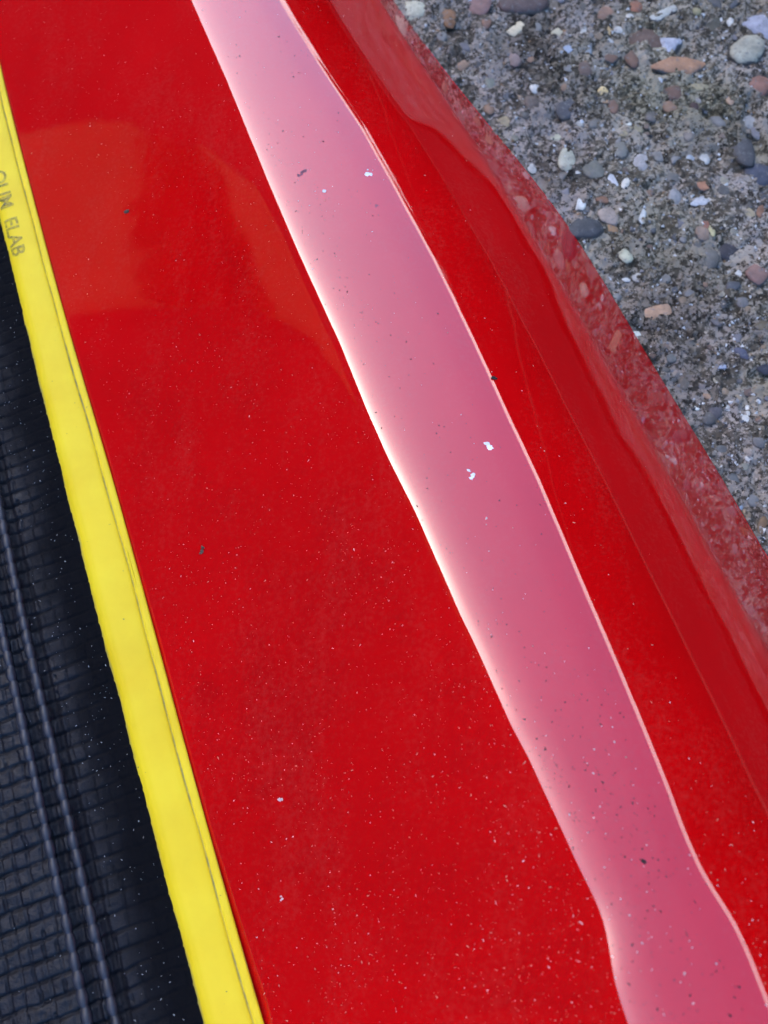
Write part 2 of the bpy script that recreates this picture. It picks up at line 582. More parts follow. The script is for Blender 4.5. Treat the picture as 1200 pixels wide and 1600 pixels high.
gx = axis(-0.045, 0.24, 0.00048, 60)
gy = axis(-0.02, 0.31, 0.00048, 60)
X, Y = np.meshgrid(gx, gy, indexing='ij')
hz = (vnoise(X, Y, 45, 1) - 0.5) * 0.0020 + (vnoise(X, Y, 160, 2) - 0.5) * 0.0016 + (vnoise(X + 3, Y, 420, 3) - 0.5) * 0.0011 + (vnoise(X, Y + 5, 900, 4) - 0.5) * 0.0007
pit = vnoise(X, Y, 130, 5); hz -= np.clip(pit - 0.80, 0, 1) * 0.010
near = np.exp(-np.clip(np.maximum(np.abs(X - 0.1) - 0.16, np.abs(Y - 0.14) - 0.18), 0, None) / 0.1)
hz = hz * near * 1.35 - 0.0004
ground = mesh_obj('concrete_ground', np.stack([X, Y, hz], -1).reshape(-1, 3), grid_faces(len(gx), len(gy)), M_CON)
tag(ground, kind='structure', label='weathered grey concrete with exposed pebbles beside the red shell')

# ------------------------------------------------------------------ yellow edging and woven fabric
BPX = [(-176,-430),(-118,-150),(-52,150),(-14,300),(0,335),(43,530),(85,700),(163,1017),(190,1110),(220,1233),(317,1600),(374,1800),(570,2520)]
NT_ = 1000


def curve_world(pts, zfun, n, smooth):
    a = np.array(pts, float)
    py = np.linspace(a[0, 1], a[-1, 1], n)
    px = gauss(np.interp(py, a[:, 1], a[:, 0]), smooth)
    z = np.full(n, 0.016)
    for _ in range(12):
        p = unproj(px, py, z)
        u, v = uv_of(p)
        z = 0.5 * z + 0.5 * zfun(u)
    return unproj(px, py, z)


zC = lambda u: np.interp(u, ug, gauss(zs['C'], 6))
TH = 0.0022
Cw = curve_world(FEAT['C'], lambda u: zC(u) + TH * 0.42, NT_, 30)
Bw = curve_world(BPX, lambda u: zC(u) + TH * 0.42, NT_, 26)
# match stations: for each point of C the nearest point of B across the strip
dirT = Cw[-1] - Cw[0]; dirT[2] = 0; dirT /= np.linalg.norm(dirT)
tC = (Cw - Cw[0]) @ dirT; tB = (Bw - Cw[0]) @ dirT
lo, hi = max(tC[0], tB[0]), min(tC[-1], tB[-1])
tt = np.linspace(lo, hi, NT_)
Cs = np.stack([np.interp(tt, tC, Cw[:, i]) for i in range(3)], 1)
Bs = np.stack([np.interp(tt, tB, Bw[:, i]) for i in range(3)], 1)
print('strip width mm', np.round(np.linalg.norm((Cs - Bs), axis=1)[::100] * 1000, 2), 'len', hi - lo)
Dz = np.array([0, 0, 1.0])
ACR = Cs - Bs
ACR[:, 2] = 0
WID = np.linalg.norm(ACR, axis=1)
ACR /= WID[:, None]
wob = gauss(rng.normal(0, 1, NT_), 9) * 0.00035 + gauss(rng.normal(0, 1, NT_), 3) * 0.00010   # hand-cut edge
wob2 = gauss(rng.normal(0, 1, NT_), 12) * 0.0006
# profile of the edging across its width: (fraction, height)
PROF = [(-0.02, -0.6), (-0.03, -0.15), (0.0, 0.20), (0.04, 0.48), (0.12, 0.76), (0.24, 0.94), (0.40, 1.0), (0.55, 0.99), (0.68, 0.94), (0.76, 0.87), (0.805, 0.78),
        (0.825, 0.66), (0.84, 0.58), (0.855, 0.62), (0.88, 0.68), (0.93, 0.66), (0.975, 0.60), (0.995, 0.50), (1.0, 0.36), (0.99, 0.12), (0.90, 0.02)]
pf = np.array(PROF)
ss = np.linspace(0, 1, 64)
kq = np.linspace(0, len(pf) - 1, 64)
pfx = np.interp(kq, np.arange(len(pf)), pf[:, 0]); pfz = np.interp(kq, np.arange(len(pf)), pf[:, 1])


def trim_pt(i, f, hgt):
    b = Bs[i] + ACR[i] * (wob[i] * (1 - np.clip(f, 0, 1)) + WID[i] * f)
    zb = Bs[i, 2] * (1 - f) + Cs[i, 2] * f - TH * 0.5
    return np.array([b[0], b[1], zb + TH * hgt])


ripple = gauss(rng.normal(0, 1, NT_), 14) * 0.00030
tv = np.zeros((NT_, 64, 3))
for j in range(64):
    f = pfx[j] + np.where((pfx[j] > 0.74) & (pfx[j] < 0.9), wob2 / WID, 0)
    b = Bs + ACR * (wob * (1 - np.clip(f, 0, 1)) + WID * f)[:, None]
    tv[:, j, 0] = b[:, 0]; tv[:, j, 1] = b[:, 1]
    tv[:, j, 2] = Bs[:, 2] * (1 - f) + Cs[:, 2] * f - TH * 0.5 + TH * pfz[j] + ripple * (pfz[j] > 0.5)
cover = empty('woven_cover', tuple(Bs[NT_ // 2]))
tag(cover, 'black woven fabric with a yellow edging strip lying beside the red shell', 'fabric')
CO = np.array(cover.location)
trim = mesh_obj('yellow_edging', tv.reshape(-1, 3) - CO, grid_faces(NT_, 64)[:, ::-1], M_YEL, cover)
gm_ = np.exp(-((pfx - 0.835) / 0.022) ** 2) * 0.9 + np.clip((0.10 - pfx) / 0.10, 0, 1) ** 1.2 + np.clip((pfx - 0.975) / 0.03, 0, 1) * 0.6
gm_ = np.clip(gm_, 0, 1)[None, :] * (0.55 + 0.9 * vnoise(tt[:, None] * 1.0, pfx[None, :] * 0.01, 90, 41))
trim.data.attributes.new('edge_tone', 'FLOAT', 'POINT').data.foreach_set('value', gm_.astype(np.float32).ravel())
tag(trim, 'yellow vinyl edging strip with faded dark lettering')

# woven fabric: s = distance from the edging, t = along it
PT, PS = 0.00395, 0.0031                       # weave pitch along and across
ns, nt = 280, 1500
sg = np.linspace(-0.0012, 0.088, ns); tg = np.linspace(lo, hi, nt)
S, T = np.meshgrid(sg, tg, indexing='xy')
RIB1P = [(-25, 640), (4, 770), (62, 1042), (77, 1100), (129, 1340), (193, 1600), (243, 1800)]
RIB2P = [(-46, 720), (0, 905), (27, 1042), (39, 1100), (88, 1325), (150, 1600), (200, 1800)]


def rib_s(pts):
    w = curve_world(pts, lambda u: zC(u), 200, 6)
    tq = (w - Cs[0]) @ dirT + tt[0]
    ib = np.stack([np.interp(tq, tt, Bs[:, i]) for i in range(3)], 1)
    sq = np.linalg.norm((w - ib)[:, :2], axis=1)
    p = np.polyfit(tq, sq, 2)
    return lambda t: np.where(t < tq[0], np.polyval(p, tq[0]) + (t - tq[0]) * np.polyval(np.polyder(p), tq[0]), np.polyval(p, np.clip(t, tq[0], tq[-1])))


r1, r2 = rib_s(RIB1P), rib_s(RIB2P)
print('rib s mm', r1(tg[::200]) * 1000, r2(tg[::200]) * 1000)
row = T / PT + 0.25 * (vnoise(S, T, 60, 11) - 0.5) + 0.12 * (vnoise(S, T, 300, 12) - 0.5)
ri = np.floor(row).astype(int); rf = row - ri
RJ = np.random.default_rng(5).random((4000,))
colq = (S - r1(T)) / PS + 0.30 * (RJ[(ri + 2000) % 4000] - 0.5) + 0.3 * (vnoise(S, T, 220, 13) - 0.5)
ci = np.floor(colq).astype(int); cf = colq - ci
RC = np.random.default_rng(6).random((512, 512))
cellr = RC[ri % 512, ci % 512]
mrg = RC[(ri + 77) % 512, (ci + 31) % 512]
edge = lambda f, w: np.clip(np.minimum(f, 1 - f) / w, 0, 1)
er = edge(rf, 0.17); ec = edge(cf, 0.16)
ec = np.where(mrg < 0.32, np.maximum(ec, 0.75), ec)          # some threads run together
dome = (er * (2 - er)) * (0.25 + 0.75 * ec * (2 - ec))
fh = dome * (0.00075 + 0.00060 * cellr)
# the worn, matted margin next to the edging
marg = np.clip((S - 0.0010 - 0.004 * vnoise(S, T, 90, 14) - 0.003 * vnoise(S, T, 320, 19)) / 0.012, 0.0, 1)
margh = 0.35 + 0.65 * marg
fh = fh * margh + (vnoise(S, T, 350, 15) - 0.5) * 0.00025 + (vnoise(S, T, 900, 16) - 0.5) * 0.00022


def fabric_base(S, T):
    b = [np.interp(T, tt, Bs[:, i]) for i in range(3)]
    a = [np.interp(T, tt, ACR[:, i]) for i in range(3)]
    x = b[0] - a[0] * S; y = b[1] - a[1] * S
    sag = 0.0010 * np.exp(-((S - 0.012) / 0.008) ** 2)
    z = b[2] - TH * 0.30 - sag - 0.02 * S
    return x, y, z


# trough between the two raised seams
for rr in (r1, r2):
    fh -= 0.0010 * np.exp(-((S - rr(T) + 0.0012) / 0.0010) ** 2)
fx, fy, fz = fabric_base(S, T)
fab = mesh_obj('fabric', np.stack([fx, fy, fz + fh], -1).reshape(-1, 3) - CO, grid_faces(nt, ns), M_FAB, cover)
at_ = fab.data.attributes.new('pile_shade', 'FLOAT', 'POINT')
grv = np.clip(fh / 0.0007, 0.15, 1)  # low spots of the weave darkened in the colour, as shade
at_.data.foreach_set('value', (0.12 + 0.88 * marg * (0.45 + 0.55 * grv)).astype(np.float32).ravel())

# raised seams, pulled in by every crossing thread
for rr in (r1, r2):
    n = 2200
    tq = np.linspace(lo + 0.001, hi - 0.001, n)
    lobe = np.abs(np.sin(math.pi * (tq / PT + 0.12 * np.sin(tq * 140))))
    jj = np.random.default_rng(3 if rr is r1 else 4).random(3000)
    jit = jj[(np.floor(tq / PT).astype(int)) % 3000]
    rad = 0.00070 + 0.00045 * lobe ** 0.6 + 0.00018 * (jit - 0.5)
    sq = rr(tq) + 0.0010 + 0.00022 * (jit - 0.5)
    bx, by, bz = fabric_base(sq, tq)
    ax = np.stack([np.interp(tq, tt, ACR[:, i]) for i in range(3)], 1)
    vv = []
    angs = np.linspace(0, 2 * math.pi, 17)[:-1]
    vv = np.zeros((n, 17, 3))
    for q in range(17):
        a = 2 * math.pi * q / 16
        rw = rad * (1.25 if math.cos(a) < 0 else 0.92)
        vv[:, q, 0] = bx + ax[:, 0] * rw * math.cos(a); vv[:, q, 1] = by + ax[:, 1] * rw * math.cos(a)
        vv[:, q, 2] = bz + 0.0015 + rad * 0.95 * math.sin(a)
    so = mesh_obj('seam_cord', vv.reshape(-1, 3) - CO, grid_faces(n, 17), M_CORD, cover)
    so.data.attributes.new('pile_shade', 'FLOAT', 'POINT').data.foreach_set('value', np.ones(n * 17, np.float32))

# faded lettering printed on the edging
def ink():
    k = NT('faded_ink')
    k.b.inputs['Base Color'].default_value = (0.10, 0.095, 0.05, 1)
    k.b.inputs['Roughness'].default_value = 0.5
    n = k.noise(900, 4, 0.7)
    r = k.ramp(n.outputs['Fac'], [(0.32, (0.15,) * 3), (0.65, (0.62,) * 3)])
    k.l(r.outputs['Color'], k.b.inputs['Alpha'])
    return k.m


cu = bpy.data.curves.new('lettering', 'FONT')
cu.body = 'OUM  ELAB'
cu.size = 1.0
cu.resolution_u = 4
cu.offset = 0.02
to = bpy.data.objects.new('lettering_tmp', cu)
COL.objects.link(to)
dg = bpy.context.evaluated_depsgraph_get()
tm = bpy.data.meshes.new_from_object(to.evaluated_get(dg))
bpy.data.objects.remove(to)
bm = bmesh.new(); bm.from_mesh(tm)
bmesh.ops.triangulate(bm, faces=bm.faces[:])
bmesh.ops.subdivide_edges(bm, edges=[e for e in bm.edges if e.calc_length() > 0.12], cuts=3, use_grid_fill=True)
lv = np.array([v.co for v in bm.verts]); lx0, lx1 = lv[:, 0].min(), lv[:, 0].max()
# station range on the strip: starts above the picture's edge and ends just after y = 398
def t_at(py, f):
    j = int(np.argmin(np.abs(pfx - f)))
    P = tv[:, j, :] - CAM
    yy = 800 - FPX * (P @ CU) / (P @ CF)
    return np.interp(py, yy, tt)


ta, tb = t_at(268, 0.3), t_at(399, 0.3)
for v in bm.verts:
    t = ta + (v.co.x - lx0) / (lx1 - lx0) * (tb - ta)
    f = 0.13 + v.co.y * 0.52
    i = int(np.clip(np.searchsorted(tt, t), 1, NT_ - 2))
    h = np.interp(f, pfx[3:50], pfz[3:50])
    p = trim_pt(i, f, h)
    p[:2] += dirT[:2] * (t - tt[i])
    v.co = Vector(p + np.array([0, 0, 0.00018]) - CO)
bm.to_mesh(tm); bm.free()
lo_ = bpy.data.objects.new('printed_lettering', tm)
tm.materials.append(ink())
COL.objects.link(lo_); lo_.parent = trim
tag(lo_, 'faded dark lettering printed along the yellow edging')

# ------------------------------------------------------------------ pebbles set in the concrete
PEBBLES = [
 (645,16,40,24,10,(205,200,172),0),(701,28,24,26,0,(150,98,48),0),(748,6,40,26,0,(150,104,98),0),(815,2,74,30,0,(104,80,78),0),(760,38,14,12,0,(150,102,78),0),
 (808,43,30,14,35,(226,206,166),1),(873,47,18,14,20,(190,180,150),0),(887,80,13,15,60,(170,185,215),1),(806,90,22,22,0,(150,122,118),0),(724,97,20,14,40,(165,128,98),0),
 (765,125,18,16,0,(130,135,122),0),(765,168,18,18,0,(150,112,84),0),(790,190,26,20,-20,(165,146,108),1),(885,165,38,24,60,(82,82,92),0),(884,250,26,32,0,(186,186,166),0),
 (870,208,16,12,-30,(202,197,165),1),(835,136,16,12,0,(212,212,212),0),(830,160,24,18,20,(112,94,84),0),
 (947,18,26,18,0,(160,116,92),0),(994,10,20,14,0,(166,98,60),0),(1038,21,44,12,30,(192,192,186),1),(1088,20,14,9,0,(150,140,95),0),(1012,57,58,34,-5,(106,78,64),0),
 (1046,70,48,34,0,(186,190,214),2),(1060,104,86,28,8,(190,132,88),1),(1168,82,44,30,32,(182,178,158),0),(1187,132,58,30,15,(152,97,78),1),(1187,35,50,46,20,(166,166,190),2),
 (988,90,22,26,0,(126,88,68),0),(955,87,22,14,0,(136,98,78),0),(915,108,24,22,0,(116,92,82),0),(920,75,26,12,70,(150,160,175),2),(1052,143,28,20,0,(112,78,62),0),
 (1090,135,42,14,6,(166,152,112),1),(943,141,17,17,0,(226,196,124),1),(947,155,7,12,80,(190,140,80),1),(960,160,16,22,0,(130,92,72),0),(952,46,8,14,0,(190,156,94),1),
 (982,193,16,6,35,(232,236,230),1),(978,206,30,8,45,(170,154,114),1),(998,198,14,14,0,(168,156,120),0),(1085,167,13,12,0,(74,48,48),0),(1001,250,26,24,0,(186,182,186),0),(1078,248,13,12,0,(162,176,196),0),
 (970,235,24,22,0,(140,138,130),0),(1160,235,36,40,0,(78,78,84),0),(1187,270,44,28,0,(72,77,100),0),(955,282,30,14,-62,(216,216,226),1),(976,290,16,10,70,(216,212,202),0),
 (1099,292,24,14,0,(190,122,78),1),(925,265,36,24,-50,(122,122,112),0),(1115,40,24,30,0,(82,78,64),0),(908,320,28,15,65,(216,220,220),1),(912,357,54,28,0,(74,77,84),0),
 (950,338,24,26,30,(180,160,148),0),(957,356,18,20,60,(172,128,76),1),(943,313,26,10,0,(150,102,70),0),(914,382,14,5,-75,(212,205,175),1),(978,398,24,22,0,(200,200,168),0),
 (981,432,14,8,0,(222,222,222),0),(1098,312,38,16,22,(200,200,210),1),(1053,308,20,22,0,(150,150,156),0),(1188,323,16,18,0,(170,112,74),0),(1172,331,16,16,0,(178,158,120),0),
 (1103,350,12,12,0,(170,100,70),0),(1096,366,22,20,20,(160,130,110),0),(1102,373,14,12,0,(188,152,100),1),(1112,360,10,16,0,(190,178,120),0),(1146,384,38,28,-4,(58,54,66),0),(1183,428,38,32,0,(152,108,98),1),
 (1110,402,30,26,0,(112,108,104),0),(1158,423,10,11,50,(222,226,224),1),(1003,340,24,11,70,(214,218,220),1),(1029,487,50,25,15,(196,148,108),1),(997,525,25,14,-65,(216,222,216),1),
 (1131,570,20,13,30,(182,192,226),2),(1160,550,22,17,-30,(84,88,120),0),(1196,570,26,22,0,(52,54,74),0),(1194,510,28,14,-15,(112,98,74),0),(1107,615,12,9,0,(182,140,104),0),
 (1135,610,14,12,0,(160,132,102),0),(1156,620,13,12,0,(166,144,116),0),(1072,595,18,20,0,(108,98,88),0),(1122,638,20,24,0,(88,83,92),0),(1140,634,9,8,0,(226,226,222),0),
 (1172,634,10,8,90,(228,228,226),0),(1172,642,8,8,0,(222,222,220),0),(1168,651,11,10,0,(232,232,226),0),(1092,634,8,7,0,(215,218,215),0),(1187,653,10,8,0,(150,108,78),0),
 (1195,820,28,14,70,(132,98,60),0),(1160,790,9,9,0,(150,165,190),0),(1172,715,11,9,0,(206,206,206),0),(1110,650,22,18,0,(96,92,92),0),(1040,430,20,14,0,(120,116,112),0),
 (1050,275,26,16,-20,(118,114,110),0),(1130,300,18,14,0,(90,88,88),0),(1020,180,20,14,10,(110,104,100),0),(1120,190,22,16,-10,(128,124,124),0),(930,190,18,12,30,(122,116,112),0),
 (1175,185,18,16,0,(150,148,150),0),(1140,160,12,10,0,(176,140,110),0),(1075,215,16,12,0,(142,128,118),0),(1030,240,20,16,0,(132,130,130),0),(690,60,16,12,0,(128,126,124),0),
 (655,130,16,12,0,(140,110,96),0),(840,40,14,12,0,(134,130,130),0),(1080,455,16,12,20,(128,124,124),0),(1160,470,20,16,0,(120,118,122),0),(1120,500,16,14,0,(106,100,104),0),
 (1050,560,18,12,30,(118,118,116),0),(1185,690,20,16,0,(112,110,114),0),(1130,700,16,12,0,(104,106,110),0),(1150,745,20,18,0,(100,102,106),0),(1180,780,18,16,0,(118,118,120),0),
]
ICO = bmesh.new()
bmesh.ops.create_icosphere(ICO, subdivisions=2, radius=1.0)
ICO_V = np.array([v.co for v in ICO.verts]); ICO_F = [[v.index for v in f.verts] for f in ICO.faces]; ICO.free()


def stone_mesh(seed, style):
    r = np.random.default_rng(seed)
    v = ICO_V.copy()
    n = 1 + 0.0 * v[:, 0]
    for _ in range(5):
        k = r.normal(0, 1.5, 3); ph = r.random() * 6.28
        n += 0.085 * np.sin(v @ k * 1.25 + ph)
    v = v * n[:, None]
    if style >= 1:                                # split faces: clip by a few planes
        m = 4 if style == 1 else 3
        a0 = r.random() * 6.28
        for q in range(m):
            a = a0 + q * 2 * math.pi / m + r.normal(0, 0.16)
            nn = np.array([math.cos(a), math.sin(a), 0.25]); nn /= np.linalg.norm(nn)
            lim = 0.74 if style == 1 else 0.50
            ex = np.clip(v @ nn - lim, 0, None)
            v -= ex[:, None] * nn * 0.93
        ex = np.clip(v[:, 2] - 0.5, 0, None); v[:, 2] -= ex * 0.85
        mx = np.abs(v[:, :2]).max(0); v[:, :2] /= mx
    else:
        ex = np.clip(v[:, 2] - 0.62, 0, None); v[:, 2] -= ex * 0.6
    return v


STONES = {}
for st in (0, 1, 2):
    for q in range(10):
        me = bpy.data.meshes.new('pebble')
        me.from_pydata([tuple(p) for p in stone_mesh(st * 50 + q + 1, st)], [], ICO_F)
        me.polygons.foreach_set('use_smooth', np.full(len(me.polygons), True))
        me.materials.append(None)
        STONES[(st, q)] = me
placed = []


def shell_v_edge(p):
    u, v = uv_of(p)
    return v - np.interp(u, ug, vk['G'])


def ground_h(x, y):
    i = int(np.clip(np.searchsorted(gx, x), 1, len(gx) - 1)); j = int(np.clip(np.searchsorted(gy, y), 1, len(gy) - 1))
    return hz[max(i - 3, 0):i + 3, max(j - 3, 0):j + 3].mean()


def add_pebble(px, py, w, h, ang, rgb, style, proud=None):
    p = unproj(np.array([px]), np.array([py]), np.array([0.0]))[0]
    depth = (p - CAM) @ CF
    mpp = depth / FPX
    d = (p - CAM) / np.linalg.norm(p - CAM)
    fy_ = 1.0 / max(0.45, -d[2])                # foreshortening of the flat ground
    a = R(ang)
    rx, ry = 0.5 * w * mpp, 0.5 * h * mpp
    big = max(rx, ry)
    ry *= 1 + (fy_ - 1) * abs(math.cos(a)); rx *= 1 + (fy_ - 1) * abs(math.sin(a))
    o = bpy.data.objects.new('pebble', STONES[(style, random.randrange(10))])
    COL.objects.link(o)
    o.parent = ground
    hgt = min(rx, ry) * random.uniform(0.40, 0.6)
    o.scale = (rx * 1.04, ry * 1.04, hgt)
    lift = proud if proud is not None else random.uniform(-0.10, 0.30)
    o.location = (p[0], p[1], ground_h(p[0], p[1]) - hgt * 0.32 + hgt * lift)
    o.rotation_euler = (random.uniform(-0.08, 0.08), random.uniform(-0.08, 0.08), a)
    o.material_slots[0].link = 'OBJECT'
    o.material_slots[0].material = mat_pebble(rgb)
    placed.append((p[0], p[1], big))


for row_ in PEBBLES:
    add_pebble(*row_[:7], proud=0.08)
PAL = [(118,114,112),(132,128,126),(104,100,98),(150,146,146),(92,90,92),(128,106,92),(150,112,86),(110,84,70),(168,158,136),(190,188,184),(84,86,96),(140,136,122),(206,204,202),(160,132,104),(122,118,128),(100,94,88)]
tries = 0
while len(placed) < 260 and tries < 20000:
    tries += 1
    px, py = random.uniform(560, 1290), random.uniform(-60, 1000)
    p = unproj(np.array([px]), np.array([py]), np.array([0.0]))
    if shell_v_edge(p)[0] < 0.001:
        continue
    w = random.choice([8, 9, 10, 11, 12, 13, 15, 18, 22])
    mm = w * 0.5 * 0.24 / FPX
    if any((p[0, 0] - a) ** 2 + (p[0, 1] - b) ** 2 < (mm + c) ** 2 * 1.05 for a, b, c in placed):
        continue
    add_pebble(px, py, w, w * random.uniform(0.6, 1.0), random.uniform(-90, 90), random.choice(PAL), random.choice([0, 0, 0, 1, 2]))

# loose sand and grit on the concrete, far too many to count
TET = np.array([(1, 0, -.5), (-.6, .9, -.4), (-.5, -.9, -.5), (0.1, 0, 1.0), (0.7, 0.7, 0.3)], float)
TETF = [(0, 2, 1), (0, 4, 3), (4, 1, 3), (1, 2, 3), (2, 0, 3), (0, 1, 4)]


def grit(name, pos, nrm, size, mats, midx, stretch, lift, label, cat, parent=None):
    n = len(pos)
    V_ = np.zeros((n, 5, 3)); Fs = np.zeros((n, 6, 3), int)
    r = np.random.default_rng(len(pos))
    for i in range(n):
        a = r.random() * 6.28
        nn = nrm[i]
        e1 = np.cross(nn, [math.cos(a), math.sin(a), 0.01]); e1 /= np.linalg.norm(e1)
        e2 = np.cross(nn, e1)
        t = TET + r.normal(0, 0.18, TET.shape)
        V_[i] = pos[i] + size[i] * (np.outer(t[:, 0] * stretch[i], e1) + np.outer(t[:, 1], e2) + np.outer(t[:, 2] * 0.7 + lift, nn))
        Fs[i] = np.array(TETF) + 5 * i
    o = mesh_obj(name, V_.reshape(-1, 3), Fs.reshape(-1, 3), None, parent, smooth=False)
    for m in mats: o.data.materials.append(m)
    o.data.polygons.foreach_set('material_index', np.repeat(midx, 6).astype(np.int32))
    o.data.update()
    tag(o, label, cat, kind='stuff')
    return o


n = 5200
px = rng.uniform(560, 1260, n); py = rng.uniform(-40, 980, n)
p = unproj(px, py, np.zeros(n))
ok = np.array([shell_v_edge(q[None])[0] > 0.0005 for q in p])
p = p[ok]
for q in p:
    q[2] = ground_h(q[0], q[1])
m = len(p)
GM = [mat_plain('grit_white', (0.62, 0.62, 0.60)), mat_plain('grit_grey', (0.20, 0.20, 0.205)), mat_plain('grit_dark', (0.05, 0.048, 0.05)), mat_plain('grit_ochre', (0.30, 0.18, 0.09))]
sz = np.abs(rng.normal(0, 1, m)) * 0.00026 + 0.00022
grit('sand_grit', p, np.tile([0, 0, 1.0], (m, 1)), sz, GM, rng.choice(4, m, p=[0.30, 0.36, 0.26, 0.08]), rng.uniform(0.8, 1.6, m), 0.1, 'loose sand and grit on the concrete', 'grit')

# ------------------------------------------------------------------ dust and dirt on the shell
def feat_px(k, py):
    a = np.array(FEAT[k], float)
    return np.interp(py, a[:, 1], a[:, 0])


DM = [mat_plain('dust_pale', (0.50, 0.30, 0.20)), mat_plain('dust_white', (0.75, 0.70, 0.66)), mat_plain('dust_soil', (0.045, 0.022, 0.02))]
py = rng.uniform(0, 1600, 6000)
fx_ = rng.random(6000)
lx, rx_ = feat_px('C', py), feat_px('D', py)
px = lx + (rx_ - lx) * fx_
dens = 0.38 + 0.42 * np.clip((py - 400) / 1100, 0, 1) + 0.4 * np.exp(-((py - 1430) / 160) ** 2) * (fx_ > 0.75)
dens *= 0.35 + 1.3 * vnoise(px / 1000, py / 1000, 9, 21)
ok = (rng.random(6000) < dens) & (px > lx + 14) & (px < rx_ - 2) & (px > 0)
px, py = px[ok], py[ok]
p, nn = on_shell(px, py)
m = len(p)
grit('pale_dust', p, nn, np.abs(rng.normal(0, 1, m)) * 0.000024 + 0.000036, DM, rng.choice(3, m, p=[0.72, 0.24, 0.04]), np.where(rng.random(m) < 0.15, rng.uniform(2.5, 6, m), rng.uniform(0.8, 1.6, m)), 0.4,
     'fine pale dust sprinkled over the red panel between ridge and yellow edging', 'dust')
py = rng.uniform(0, 1600, 2600); fx_ = rng.beta(1.3, 1.7, 2600)
lx, rx_ = feat_px('D', py), feat_px('E', py)
px = lx + (rx_ - lx) * fx_
ok = rng.random(2600) < (0.22 + 0.5 * np.exp(-((py - 1280) / 200) ** 2) + 0.5 * np.exp(-((py - 380) / 160) ** 2) * (fx_ < 0.45))
px, py = px[ok], py[ok]
p, nn = on_shell(px, py)
m = len(p)
grit('dark_specks', p, nn, np.abs(rng.normal(0, 1, m)) * 0.00006 + 0.00006, DM, rng.choice(3, m, p=[0.06, 0.16, 0.78]), rng.uniform(0.8, 1.9, m), 0.4, 'tiny dark specks of dirt along the shiny pink ridge', 'dirt')
py = rng.uniform(0, 1600, 700); fx_ = rng.random(700)
lx, rx_ = feat_px('E', py), feat_px('F', py)
px = lx + (rx_ - lx) * fx_
ok = (px < 1215) & (rng.random(700) < 0.45)
p, nn = on_shell(px[ok], py[ok]); m = len(p)
grit('flank_dust', p, nn, np.abs(rng.normal(0, 1, m)) * 0.00004 + 0.00004, DM, rng.choice(3, m, p=[0.7, 0.3, 0.0]), rng.uniform(0.8, 3.5, m), 0.4, 'sparse pale dust on the shaded outer flank of the red shell', 'dust')
# lint and grains on the black fabric
S_ = rng.uniform(0.0008, 0.045, 2600); T_ = rng.uniform(lo, hi, 2600)
ok = rng.random(2600) < np.where(S_ < 0.014, 0.9, 0.25)
S_, T_ = S_[ok], T_[ok]
bx, by, bz = fabric_base(S_, T_)
m = len(S_)
grit('fabric_lint', np.stack([bx, by, bz + 0.00075], 1), np.tile([0, 0, 1.0], (m, 1)), np.abs(rng.normal(0, 1, m)) * 0.00005 + 0.00005, [mat_plain('lint', (0.35, 0.34, 0.34))], np.zeros(m, int), rng.uniform(0.8, 2.6, m), 0.2,
     'pale lint and grains caught in the black fabric', 'lint')


def fleck(name, px, py, r_px, rgb, bits, label, cat, seed, flat=0.35):
    r = np.random.default_rng(seed)
    c, nn = on_shell(px, py); c, nn = c[0], nn[0]
    mpp = ((c - CAM) @ CF) / FPX
    bm_ = bmesh.new()
    e1 = np.cross(nn, [0.3, 1, 0]); e1 /= np.linalg.norm(e1); e2 = np.cross(nn, e1)
    for b in range(bits):
        off = r.normal(0, 0.5, 2) * r_px if bits > 1 else np.zeros(2)
        s = r_px * (r.uniform(0.25, 0.55) if bits > 1 else 1.0)
        sx, sy = s * r.uniform(0.6, 1.2), s * r.uniform(0.6, 1.2)
        a = r.random() * 6.28
        q = ICO_V * (1 + 0.22 * r.normal(0, 1, (len(ICO_V), 1)))
        vs_ = []
        for w in q:
            x = (w[0] * math.cos(a) * sx - w[1] * math.sin(a) * sy) + off[0]
            y = (w[0] * math.sin(a) * sx + w[1] * math.cos(a) * sy) + off[1]
            vs_.append(bm_.verts.new(Vector(mpp * (x * e1 + y * e2) + nn * mpp * s * flat * (w[2] + 0.6))))
        for f in ICO_F:
            bm_.faces.new([vs_[i] for i in f])
    me = bpy.data.meshes.new(name); bm_.to_mesh(me); bm_.free()
    me.materials.append(rgb)
    o = bpy.data.objects.new(name, me); o.location = c
    COL.objects.link(o)
    return tag(o, label, cat, None)


MW = mat_plain('dried_white', (0.80, 0.79, 0.80), 0.7); MB = mat_plain('soil_crumb', (0.10, 0.055, 0.04), 0.9, 0.5); MK = mat_plain('black_grit', (0.015, 0.012, 0.012), 0.8); MP = mat_plain('pale_crumb', (0.66, 0.42, 0.38), 0.8); MG = mat_plain('grey_smudge', (0.20, 0.07, 0.10), 0.8)
fleck('dried_flake', 575, 272, 6.5, MW, 7, 'largest white dried flake on the upper half of the pink ridge', 'flake', 1, 0.15)
fleck('dried_flake', 760, 695, 8, MW, 10, 'broken white flake near the middle of the ridge, upper of two', 'flake', 2, 0.08)
fleck('dried_flake', 737, 744, 6.5, MW, 7, 'compact white flake near the middle of the ridge, lower of two', 'flake', 3, 0.15)
fleck('pale_grain', 507, 299, 3, MW, 1, 'single pale grain on the upper ridge left of the white flake', 'grain', 4)
fleck('soil_crumb', 315, 860, 7, MB, 6, 'brown crumb of soil alone on the wide red panel', 'crumb', 5, 0.5)
fleck('soil_smudge', 472, 270, 7, MG, 6, 'small dark smudge of dirt high on the pink ridge', 'dirt', 6, 0.08)
fleck('dark_grain', 588, 320, 4, MG, 3, 'dark grain on the ridge below the upper white flake', 'grain', 7, 0.1)
